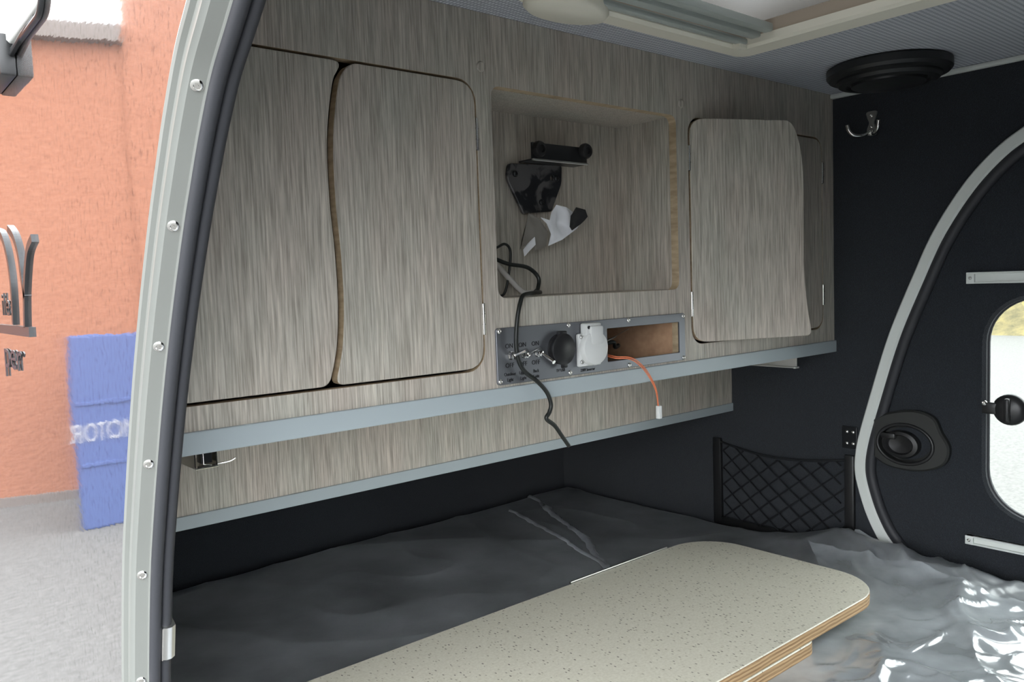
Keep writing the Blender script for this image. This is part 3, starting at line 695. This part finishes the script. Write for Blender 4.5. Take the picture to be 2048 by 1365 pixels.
c2 = thing('table_bracket', (1.70, 1.10, -.225), 'silver table bracket under the right end of the cabinet', 'bracket')
M['zinc'] = mat('zinc plated bracket', (.62, .62, .59), .38, .35)
put('cheek', bbox(1.765, 1.768, 1.045, 1.20, -.2245, -.181, .0006), 'zinc', c2)
put('base', bbox(1.742, 1.768, 1.040, 1.20, -.2260, -.2240, .0006), 'zinc', c2)
for k in range(3): put('rivet', lathe([(.003, 0), (.0025, .0012), (.0001, .0015)], (1.765, 1.055+k*.012, -.204), (-1, 0, 0), 10), 'steel', c2)
put('lip', bbox(1.744, 1.762, 1.036, 1.042, -.2275, -.2230, .001), 'zinc', c2)

# ---------------------------------------------------------------- bed, film and folding table
bed = G(); nx, ny = 70, 100
def bedz(x, y):
    d_ = math.hypot(max(.40-x, 0, x-1.60), max(.71-y, 0, y-1.21)); z = MAT+.006*noise.noise(Vector((x*2.2, y*2.2, 0)))*min(1, d_/.15)
    e = min(x-NI-.01, W-.015-x, 1.925-y); z -= .035*max(0, 1-e/.05)**2
    return z
X0, X1, Y0, Y1 = NI+.012, W-.016, -.4, 1.93
v = [(X0+(X1-X0)*i/nx, Y0+(Y1-Y0)*j/ny, bedz(X0+(X1-X0)*i/nx, Y0+(Y1-Y0)*j/ny)) for i in range(nx+1) for j in range(ny+1)]
f = [(i*(ny+1)+j, (i+1)*(ny+1)+j, (i+1)*(ny+1)+j+1, i*(ny+1)+j+1) for i in range(nx) for j in range(ny)]
bd_ = [(i*(ny+1)) for i in range(nx+1)] + [nx*(ny+1)+j for j in range(1, ny+1)] + [i*(ny+1)+ny for i in range(nx-1, -1, -1)] + [j for j in range(ny-1, 0, -1)]
o = len(v); v += [(v[i][0], v[i][1], -.8295) for i in bd_]; q = len(bd_)
f += [(bd_[k], bd_[(k+1) % q], o+(k+1) % q, o+k) for k in range(q)] + [tuple(o+k for k in range(q))[::-1]]
bo = put('mattress', G().add(v, f), 'mattress', smooth=50)
tag(bo, 'charcoal mattress filling the sleeping area under the film', 'mattress')
nx, ny = 230, 300
TAB = rrect(.42, 1.577, .735, 1.186, .11, 10)
def inside_tab(x, y, m=0.03): return .42-m < x < 1.577+m and .728-m < y < 1.186+m
def ridge(p): return 1-abs(noise.noise(p))*2
rc = random.Random(21); CR = []
for _k in range(46):
    cx, cy = rc.uniform(.75, 1.84), rc.uniform(-.1, .74); an = rc.choice((-.5, -.35, .5, 1.2, 1.9, 2.3))+rc.uniform(-.3, .3); ln = rc.uniform(.05, .22)
    CR.append((cx, cy, math.cos(an), math.sin(an), ln, rc.uniform(.004, .009), rc.uniform(.0025, .006), rc.uniform(-1.5, 1.5)))
for _k in range(16):        # short creases along the wall
    cy = -.05+_k*.065+rc.uniform(-.02, .02); CR.append((rc.uniform(1.74, 1.83), cy, .8, rc.uniform(-.6, .6), rc.uniform(.03, .07), .006, rc.uniform(.006, .012), 0))
def creases(x, y):
    h = 0
    for cx, cy, c_, s__, ln, wd_, hh_, bend in CR:
        dx, dy = x-cx, y-cy
        if abs(dx) > .3 or abs(dy) > .3: continue
        a_ = dx*c_+dy*s__; b_ = -dx*s__+dy*c_-bend*a_*a_
        if abs(a_) < ln and abs(b_) < 3*wd_: h += hh_*(1-(a_/ln)**2)*max(0, 1-abs(b_)/(2.2*wd_))
    return h
def filmz(x, y):
    z = bedz(x, y)+.0035
    if not inside_tab(x, y, .0):
        dx = max(.42-x, x-1.577, .728-y, y-1.186, 0); k = min(1, dx/.08)
        front = max(0, min(1, (1.25-y)/.6))
        p = Vector((x*5+y*2, y*5-x, 1.3)); w = max(0, ridge(p))**3
        p2 = Vector((x*11-y*4, y*13, 5.1)); w2 = max(0, ridge(p2))**4
        z += k*(.004*w+(.010*w+.006*w2)*front)
        far = max(0, min(1, (x-1.60)/.22)); far = far*far*(3-2*far)
        bulge = math.exp(-((y-.93)/.16)**2)*.055 + math.exp(-((y-.72)/.10)**2)*.022 + math.exp(-((y-.35)/.25)**2)*.02
        z += creases(x, y)*far*.8
        z += far*(bulge+.008*noise.noise(Vector((x*14, y*14, 2)))*front+.012*front*max(0, noise.noise(Vector((y*9, x*4, 8)))))
    return z
FX0, FX1, FY0, FY1 = NI+.004, W-.004, -.4, 1.945
v = []
for i in range(nx+1):
    for j in range(ny+1):
        x = FX0+(FX1-FX0)*i/nx; y = FY0+(FY1-FY0)*j/ny; v.append((x, y, filmz(x, y)))
f = [(i*(ny+1)+j, (i+1)*(ny+1)+j, (i+1)*(ny+1)+j+1, i*(ny+1)+j+1) for i in range(nx) for j in range(ny)]
fo = put('plastic_film', G().add(v, f), 'film', smooth=180)
tag(fo, 'clear plastic film spread over the mattress, wrinkled and shiny', 'plastic film')
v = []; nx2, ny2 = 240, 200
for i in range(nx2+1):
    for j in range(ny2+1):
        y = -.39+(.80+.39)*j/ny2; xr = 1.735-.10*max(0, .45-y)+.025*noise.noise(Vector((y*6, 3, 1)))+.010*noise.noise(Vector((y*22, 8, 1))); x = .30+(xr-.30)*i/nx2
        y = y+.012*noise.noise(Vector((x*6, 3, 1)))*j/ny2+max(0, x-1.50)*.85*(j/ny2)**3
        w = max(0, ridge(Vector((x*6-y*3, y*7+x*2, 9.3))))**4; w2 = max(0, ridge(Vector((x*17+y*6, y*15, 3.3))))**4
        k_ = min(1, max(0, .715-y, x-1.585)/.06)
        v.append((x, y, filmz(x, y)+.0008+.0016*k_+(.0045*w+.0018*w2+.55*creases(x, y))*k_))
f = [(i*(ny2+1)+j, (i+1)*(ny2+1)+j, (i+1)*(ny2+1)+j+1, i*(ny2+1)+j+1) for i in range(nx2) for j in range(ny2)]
f2_ = put('film_haze_layer', G().add(v, f), 'film_haze', fo, smooth=180); f2_['label'] = 'added film layer beside the table, milkier to stand in for window haze'  # second layer added to brighten the front film like reflected window haze
g = G()
for pth, wdt in (([(1.639, 1.884), (1.621, 1.818), (1.568, 1.716), (1.505, 1.57), (1.456, 1.464), (1.39, 1.365), (1.342, 1.279), (1.30, 1.22)], .013), ([(1.495, 1.81), (1.462, 1.684), (1.438, 1.576), (1.401, 1.463), (1.364, 1.34), (1.335, 1.27)], .010)):
    P = crom(pth, 10); vv = []
    for i, (x, y) in enumerate(P):
        t = (Vector(P[min(i+1, len(P)-1)])-Vector(P[max(i-1, 0)])).normalized(); nn = Vector((-t.y, t.x)); ww = wdt*(.7+.6*noise.noise(Vector((x*30, y*30, 0))))
        jx = .004*noise.noise(Vector((x*60, y*60, 3)))
        for s_, h in ((-1, .001), (0, .007), (1, .0012)): vv.append((x+nn.x*(ww*s_+jx), y+nn.y*(ww*s_+jx), filmz(x, y)+h))
    g.add(vv, [(i*3+k, i*3+k+1, i*3+k+4, i*3+k+3) for i in range(len(P)-1) for k in range(2)])
to = put('torn_edge', g, 'film_edge', fo, smooth=180); to['label'] = 'pale curled edges of a tear in the film'
g = G(); P = [(W-.0045, FY0+(1.20-FY0)*i/140) for i in range(141)]; vv = []
for i, (x, y) in enumerate(P):
    b = filmz(x, y); h = (.026+.014*noise.noise(Vector((y*6, 0, 3)))+.006*noise.noise(Vector((y*25, 0, 9))))*max(0, min(1, (1.2-y)/.12))
    for k in range(4): vv.append((x-.010*math.sin(k*1.05)-.0015, y, b+h*k/3))
g.add(vv, [(i*4+k, i*4+k+1, i*4+k+5, i*4+k+4) for i in range(140) for k in range(3)])
eo = put('film_hem', g, 'film_edge', fo, smooth=180); eo['label'] = 'film edge turned up against the dark wall'
tbl = thing('folding_table', (1.0, .95, -.668), 'speckled beige folding table top with plywood edge lying on the bed', 'table')
put('upper_leaf', plate([TAB], -.622, -.6445, XY, bev=.0015), ['table', 'plyedge'], tbl)
put('lower_leaf', plate([rrect(.44, 1.300, .7325, 1.172, [.05, .05, .05, .03], 6)], -.6455, -.6675, XY, bev=.0015), ['table', 'plyedge'], tbl)
put('mounting_rail', bbox(1.135, 1.445, 1.1865, 1.1915, -.640, -.619, .0008), 'steel', tbl)

# ---------------------------------------------------------------- roof hatch
ht = thing('roof_hatch', (1.045, .59, .392), 'cream framed roof hatch with frosted dome in the ceiling', 'roof hatch')
g = plate([rrect(.765, 1.332, .285, .895, .03), rrect(.822, 1.276, .335, .856, .012)], .396, .4135, XY, bev=.005, m_side=0)
put('frame', g, 'cream', ht, smooth=40)
put('frame_corner', plate([crom([(.785, .875), (.81, .905), (.865, .914), (.915, .902), (.940, .872), (.92, .845), (.85, .825), (.795, .845)], 6, True)], .386, .4135, XY, bev=.008, m_side=0), 'cream', ht, smooth=50)
g = G(); L = rrect(.818, 1.280, .331, .860, .012); n = len(L)
g.add([(a, b, .400) for a, b in L]+[(a, b, .500) for a, b in L], [(i, (i+1) % n, n+(i+1) % n, n+i) for i in range(n)])
put('well_lining', g, 'creamwell', ht)
for (y0, y1, z0, z1) in ((.838, .853, .400, .410), (.812, .832, .406, .420), (.788, .806, .410, .424)):
    put('blind_rail', bbox(.825, 1.270, y0, y1, z0, z1, .003), 'greyrail', ht, smooth=40)
put('rail_catch', bbox(1.250, 1.274, .842, .857, .394, .404, .002), 'cream', ht, smooth=40)
g = G(); nd = 28; v = []
for i in range(nd+1):
    for j in range(nd+1):
        u_, w_ = 2*i/nd-1, 2*j/nd-1; t = math.atan2(w_, u_)
        v.append((1.049+.231*u_, .5955+.2645*w_, .436+.055*(1-u_**4)*(1-w_**4)+.0035*math.sin(t*12)*min(1, 3*(u_*u_+w_*w_))*(1-u_*u_)*(1-w_*w_)))
f = [(i*(nd+1)+j, (i+1)*(nd+1)+j, (i+1)*(nd+1)+j+1, i*(nd+1)+j+1) for i in range(nd) for j in range(nd)]
put('dome', g.add(v, f), 'dome', ht, smooth=180)

# ---------------------------------------------------------------- small fittings on the far side
cl_ = thing('ceiling_lamp', (1.70, .79, .372), 'round black ceiling lamp near the far wall', 'lamp')
put('housing', lathe([(.112, 0), (.118, .004), (.118, .018), (.113, .024), (.099, .026)], (1.692, .790, CEI), (0, 0, -1), 48), 'ring', cl_, smooth=35)
put('inner_ring', lathe([(.099, .024), (.099, .030), (.094, .036), (.080, .038), (.077, .032), (.072, .032), (.070, .040), (.045, .043), (.0001, .044)], (1.692, .790, CEI), (0, 0, -1), 48), 'ring', cl_, smooth=35)
hk = thing('coat_hook', (W-.006, .905, .306), 'small chrome double coat hook on the dark wall', 'hook')
put('plate', plate([crom([(.917, .357), (.905, .3595), (.893, .357), (.895, .345), (.899, .333), (.894, .318), (.896, .306), (.914, .306), (.916, .318), (.911, .333), (.915, .345)], 4, True)], W-.004, W, YZ, bev=.001, m_side=0), 'steel', hk, smooth=40)
for sgn in (1, -1):
    put('prong', tube(crom([(W-.003, .905+.003*sgn, .315), (W-.018, .905+.010*sgn, .306), (W-.034, .905+.024*sgn, .306), (W-.042, .905+.033*sgn, .316), (W-.044, .905+.036*sgn, .330)], 6), lambda t: .0036+.001*t, 8), 'chrome', hk, smooth=180)
for z in (.349, .324): put('screw', screw_g((W-.004, .905, z), (-1, 0, 0), .0036), 'chrome', hk, smooth=50)
npk = thing('net_pocket', (W-.01, 1.15, -.685), 'black elastic net pocket on the dark wall below the cabinet', 'net pocket')
A_, B_, ZT0, ZT1, ZB = 1.349, .955, -.449, -.444, -.690
put('side_bar', bbox(W-.012, W, 1.325, 1.351, ZB, -.445, .003), 'black', npk, smooth=40)
put('side_bar', bbox(W-.012, W, .948, .972, ZB, -.441, .003), 'black', npk, smooth=40)
put('bottom_bar', bbox(W-.014, W, .972, 1.325, ZB, -.662, .003), 'black', npk, smooth=40)
ztop = lambda y: -.455-.018*math.sin(math.pi*(y-.972)/(1.325-.972))
put('elastic', tube([(W-.008-.010*math.sin(math.pi*i/20), .972+(1.325-.972)*i/20, ztop(.972+(1.325-.972)*i/20)) for i in range(21)], .0032, 6), 'net', npk, smooth=180)
g = G(); stp = .058
for sg_ in (1, -1):
    k = -12
    while k < 24:
        y = .972+k*stp; pts = []
        for s_ in range(0, 26):
            yy = y+sg_*s_*.0115; zz = -.664+s_*.0092
            if .972 <= yy <= 1.325 and zz <= ztop(yy): pts.append((W-.006-.010*math.sin(math.pi*(yy-.972)/.353)-(0.0008 if sg_ > 0 else 0), yy, zz))
        if len(pts) > 1: tube(pts, .0021, 5, g)
        k += 1
put('netting', g, 'net', npk, smooth=180)['kind'] = 'stuff'
